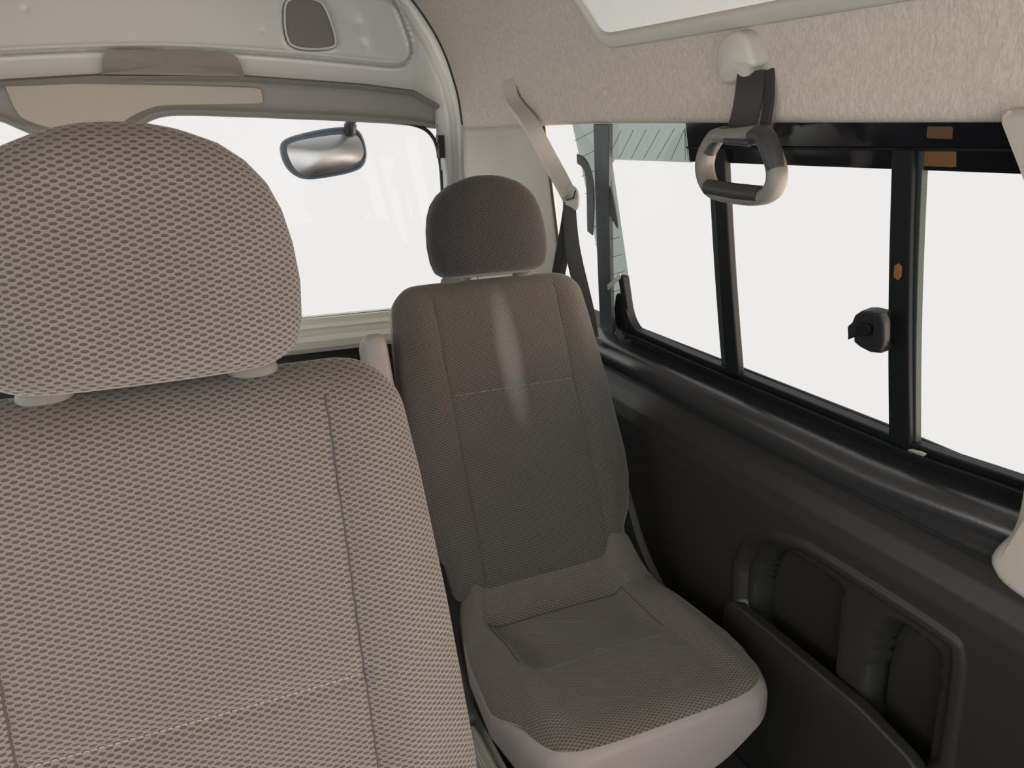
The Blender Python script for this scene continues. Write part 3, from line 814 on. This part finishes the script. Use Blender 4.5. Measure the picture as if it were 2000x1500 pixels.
# lower frame of the glass
SP = [(.680, -.02), (.684, -.075), (.700, -.085), (.722, -.085), (.731, -.075), (.735, -.050), (.748, -.045), (.756, -.048), (.762, -.04), (.764, -.020), (.780, -.016), (.784, -.004), (.784, .02)]
def sf(i, j):
    x = mir(.83)+(.83-mir(.83))*i/20; z, o = SP[j]; return (x, YD+o, z-.03*(x-.45)*.4)
v, f = grid(21, len(SP), sf)
mkl('lower_frame', (v, f), SILLM, gate, angle=30)
mkl('gasket', tube([(mir(.82), YD-.006, .782+.010), (.82, YD-.006, .782-.006)], .004, 8), RUBBER, gate)
lo = mkl('lower_panel', box(mir(.95), .95, YD-.045, YD+.01, .0, .685), PANEL, gate, smooth=False); bev(lo, .01)
# upper outside bracket of the mirror and the mirror itself (outside, behind the glass)
YM = 2.70
mr = empty('rear_view_mirror', aty(635, 300, YM)); tag(mr, 'small convex mirror hanging outside the tailgate glass, blue-grey rim', 'mirror')
mo = smoothpoly([aty(u, v_, YM) for u, v_ in ((549, 292), (553, 277), (580, 266), (640, 253), (690, 250), (706, 262), (716, 296), (712, 322), (690, 334), (640, 344), (596, 349), (572, 338), (556, 318))], 90)
mkl('mirror_housing', plate(mo+np.array([0, .012, 0]), (0, 1, 0), .05, .03, 6, crown=.02), mat('blue_grey_housing', (.10, .13, .17), .35, bump=(60, .3, .001)), mr)
mkl('mirror_housing_rim', tube(mo+np.array([0, .010, 0]), .0055, 8, closed=True), mat('blue_grey_housing', (0, 0, 0)), mr)
mi_ = smoothpoly([aty(u, v_, YM) for u, v_ in ((556, 288), (572, 276), (640, 264), (692, 261), (705, 272), (712, 300), (700, 318), (660, 332), (628, 341), (590, 342), (572, 328))], 90)
cm = mi_.mean(0); Vm = [cm+np.array([0, -.018, 0])]; rings = 10
for r in range(1, rings+1):
    k = r/rings
    for p in mi_: q = cm+(p-cm)*k; dz = q[2]-cm[2]; q = q+np.array([0, -.012*(1-k*k)+.10*dz+.9*dz*dz-.006, 0]); Vm.append(q)
Fm = [(0, 1+i, 1+(i+1) % 90) for i in range(90)]
for r in range(rings-1):
    for i in range(90): Fm.append((1+r*90+i, 1+(r+1)*90+i, 1+(r+1)*90+(i+1) % 90, 1+r*90+(i+1) % 90))
mkl('mirror_glass', (Vm, Fm), MIRG, mr)
a = aty(684, 262, YM+.02); b = aty(683, 236, YM-.02); c = b+np.array([0, -.155, .02])
mkl('bracket', tube(smoothpoly([a-np.array([0, 0, .02]), a, (a+b)/2, b, c], 20, False), .017, 12), DARKP, mr)
mkl('bracket_collar', tube([aty(684, 258, YM+.01), aty(684, 244, YM)], .021, 14), DARKP, mr)

# ------------------------------------------------------------------ headliner fittings
# big framed panel high on the side
def lin_pt(u, v_, lift=0): p, n = onliner(u, v_); return p
pA = lin_pt(1197, 97); pB = lin_pt(1700, 14)
def prof_at(z):   # profile x at height z (right side)
    h = HALF[::1]; return float(np.interp(z, h[5:, 1], h[5:, 0]))
ZL = (pA[2]+pB[2])/2
# work in arc length t along the profile above z = 1.35
ht = HALF[6:]; dd = np.r_[0, np.cumsum(np.linalg.norm(np.diff(ht, axis=0), axis=1))]
def lt_p(y, t, lift):
    x = np.interp(t, dd, ht[:, 0]); z = np.interp(t, dd, ht[:, 1])
    x2 = np.interp(t+.004, dd, ht[:, 0]); z2 = np.interp(t+.004, dd, ht[:, 1])
    tx, tz = x2-x, z2-z; l = math.hypot(tx, tz); n = np.array([-tz, 0, tx])/l
    return np.array([x, y, z])+n*lift
def t_of(z): return float(np.interp(z, ht[:, 1], dd))
def ln_t(p): return t_of(p[2])
def yt(u, v_): p = lin_pt(u, v_); return (p[1], ln_t(p))
crn = yt(1192, 97); nearp = yt(1700, 14); far = yt(1152, 30)
yF_, tL, yN = far[0]-.0, crn[1], .15
tN = crn[1]+(nearp[1]-crn[1])*(crn[0]-yN)/(crn[0]-nearp[0])
tT = tL+.36
outer = smoothpoly([(crn[0]-.06, tL), (crn[0]+.0, tL+.004), (crn[0]+.032, tL+.022), (crn[0]+.05, tL+.06), (crn[0]+.085, tL+.16), (crn[0]+.05, tT), (yN, tT), (yN, tN)], 160, passes=3)
inn = []
cI = outer.mean(0)
tan = np.roll(outer, -1, 0)-np.roll(outer, 1, 0); tan /= np.linalg.norm(tan, axis=1)[:, None]
nin = np.stack([-tan[:, 1], tan[:, 0]], 1)
if ((cI-outer)*nin).sum() < 0: nin = -nin
def ringp(off, lift): return [lt_p(p[0]+nn[0]*off, p[1]+nn[1]*off, lift) for p, nn in zip(outer, nin)]
RG = [ringp(0, -.004), ringp(0, .004), ringp(.002, .0075), ringp(.005, .009), ringp(.020, .012), ringp(.025, .012), ringp(.029, .009), ringp(.031, .002), ringp(.034, -.003)]
V = [p for r in RG for p in r]; n = len(outer)
Fc = [(j*n+i, j*n+(i+1) % n, (j+1)*n+(i+1) % n, (j+1)*n+i) for j in range(len(RG)-1) for i in range(n)]
pn = empty('ceiling_panel', tuple(lt_p(*outer.mean(0), 0))); tag(pn, 'pale plastic framed panel with glossy white inset high on the headliner', 'ceiling panel')
mkl('frame', (V, Fc), BEIGEP, pn, angle=50)
# inset: curved grid inside the frame
io = np.array([(p[0]+nn[0]*.031, p[1]+nn[1]*.031) for p, nn in zip(outer, nin)])
ci = io.mean(0); Vi = [lt_p(*ci, .004)]
for r in range(1, 9):
    for p in io: q = ci+(p-ci)*r/8; Vi.append(lt_p(q[0], q[1], .004))
Fi = [(0, 1+i, 1+(i+1) % n) for i in range(n)]
for r in range(7):
    for i in range(n): Fi.append((1+r*n+i, 1+(r+1)*n+i, 1+(r+1)*n+(i+1) % n, 1+r*n+(i+1) % n))
PEARL = mat('glossy_white_panel', (.90, .88, .84), .18, coat=.8, bump=(14, .25, .01))
mkl('inset_panel', (Vi, Fi), PEARL, pn)
# liner plug button
p, nn = onliner(1182, 181)
bt = mk('trim_clip', body([dict(c=p-nn*.004+nn*q, ax=np.array([0, 1., 0]), ay=np.cross(nn, [0, 1., 0]), w=.0105*k, h=.0105*k, e=2, sv=0) for q, k in ((0, 1), (.005, 1), (.007, .93), (.008, .8), (.0082, .3))], 30)[:2], mat('liner_button', (.50, .45, .385), .7))
tag(bt, 'small round beige clip in the headliner above the rear of the side window', 'clip')

# ---- grab handle
ghp, ghn = onliner(1450, 110)
gh = empty('grab_handle', tuple(ghp)); tag(gh, 'grey and black strap hanging grab handle with beige mount above the window', 'grab handle')
def onpl(u, v_, lift=0.0):
    d = ray(u, v_); o = ghp+ghn*lift; return EYE+d*((o-EYE).dot(ghn)/d.dot(ghn))
q = [onpl(u, v_, .012) for u, v_ in ((1415, 105), (1418, 80), (1432, 64), (1452, 57), (1470, 66), (1480, 88), (1491, 124), (1478, 134), (1473, 150), (1458, 158), (1440, 163), (1423, 162), (1417, 140))]
mkl('mount_cover', plate([p_-ghn*.014 for p_ in smoothpoly(q, 80, passes=3)], ghn, .034, .012, 8, crown=.005), BEIGEP, gh, angle=60)
sc_p, sc_n = onliner(1429, 116)
mkl('screw_cap', tube([onpl(1431, 116, .0205), onpl(1431, 116, .0222)], .0035, 12), GREYP, gh)
hx = float(ghp[0])-.016
s0_, s1_, s2_, s3_, s4_ = atx(1468, 140, hx+.004), atx(1464, 180, hx-.004), atx(1456, 225, hx-.006), atx(1447, 252, hx-.012), atx(1441, 272, hx-.02)
mkl('strap', ribbon(smoothpoly([s0_, s1_, s2_, s3_, s4_], 24, False), (.6, -.8, 0), .0225, .005), mat('black_strap', (.022, .018, .020), .7, bump=(900, .3, .0004)), gh)
s5 = [p_+np.array([.012, -.01, .0]) for p_ in (atx(1482, 138, hx+.006), atx(1482, 200, hx), atx(1474, 245, hx))]
mkl('strap', ribbon(smoothpoly(s5, 16, False), (0, 1, 0), .010, .006), MATS['black_strap'], gh)
hxl = hx-.030
ringpx = [(1404, 262), (1392, 276), (1379, 300), (1375, 330), (1384, 362), (1402, 378), (1440, 384), (1480, 388), (1504, 380), (1517, 358), (1518, 330), (1508, 300), (1498, 272), (1488, 258), (1464, 262), (1430, 266)]
rp = smoothpoly([atx(u, v_, hxl) for u, v_ in ringpx], 96)
# grey loop: rim cross section thicker in the view direction
def loop_mesh(P, ra, rb, off=0, sel=None):
    P = np.array(P); n = len(P); T = np.roll(P, -1, 0)-np.roll(P, 1, 0); T /= np.linalg.norm(T, axis=1)[:, None]
    A = np.array([-1., 0, 0]); V = []
    for i in range(n):
        b = np.cross(T[i], A); b /= np.linalg.norm(b)
        a_ = ra[i] if hasattr(ra, '__len__') else ra
        for k in range(14):
            w_ = 2*math.pi*k/14; V.append(P[i]+A*rb*math.copysign(abs(math.cos(w_))**.7, math.cos(w_))+b*a_*math.copysign(abs(math.sin(w_))**.7, math.sin(w_)))
    Fc = [(i*14+k, i*14+(k+1) % 14, ((i+1) % n)*14+(k+1) % 14, ((i+1) % n)*14+k) for i in range(n) for k in range(14)]
    return V, Fc
mkl('loop', loop_mesh(rp, .0120, .0165), mat('light_grey_handle', (.16, .153, .14), .45), gh)
# black shell over the upper right shoulder and the strap eye
sh = smoothpoly([atx(u, v_, hxl-.006) for u, v_ in ((1470, 268), (1482, 262), (1495, 268), (1506, 292), (1515, 330))], 30, False)
mkl('loop_cover', tube(sh, [.013+.003*math.sin(i/29*3.14) for i in range(30)], 14), mat('charcoal_handle', (.03, .03, .032), .45), gh)
sh = smoothpoly([atx(u, v_, hxl-.003) for u, v_ in ((1432, 266), (1416, 258), (1402, 264), (1392, 280), (1386, 300))], 26, False)
mkl('loop_cover', tube(sh, .011, 14), MATS['charcoal_handle'], gh)
mkl('grip_bar', tube([atx(1384, 366, hxl-.006), atx(1440, 375, hxl-.008), atx(1486, 380, hxl-.006)], .0135, 16), MATS['charcoal_handle'], gh)
mkl('strap_bar', tube([atx(1418, 275, hxl-.012), atx(1466, 279, hxl-.012)], .006, 12), MATS['charcoal_handle'], gh)

# ---- seat belt
sb = empty('seat_belt', tuple(onliner(1002, 162)[0])); tag(sb, 'seat belt with long beige plastic sleeve hanging from headliner, dark webbing below', 'seat belt')
p0 = onliner(1001, 163)[0]
pts = smoothpoly([onliner(1001, 160, .006)[0], onliner(1006, 172, .018)[0], onliner(1018, 200, .024)[0], atx(1036, 240, .862), atx(1066, 300, .872), atx(1096, 352, .878), atx(1112, 384, .88)], 50, False)
mkl('belt_sleeve', ribbon(pts, (.88, -.45, 0), [.0185+.0035*math.sin(i/49*3.1) for i in range(50)], .017), BEIGEP, sb, angle=50)
gq = smoothpoly([atx(u, v_, .878) for u, v_ in ((1097, 378), (1103, 366), (1116, 360), (1128, 368), (1133, 386), (1132, 402), (1124, 413), (1117, 404), (1099, 398))], 60)
mkl('belt_guide', plate(gq, (-.45, -.88, 0), .010, .004), BEIGEP, sb)
mkl('guide_slot', tube([atx(1107, 391, .868), atx(1120, 386, .866), atx(1124, 372, .866)], .0018, 8), RUBBER, sb)
w1 = smoothpoly([atx(1112, 394, .885), atx(1113, 430, .887), atx(1118, 490, .90), atx(1132, 550, .915), atx(1147, 610, .93), atx(1155, 660, .94)], 40, False)
mkl('belt_webbing', ribbon(w1, (.9, -.4, 0), [.0155+.004*min(1, i/16) for i in range(40)], .0025), WEB, sb)
w2 = smoothpoly([atx(1110, 400, .89), atx(1106, 440, .892), atx(1094, 520, .895), atx(1078, 600, .895)], 30, False)
mkl('belt_webbing', ribbon(w2, (.9, -.4, 0), [.012+.006*min(1, i/14) for i in range(30)], .0025), WEB, sb)
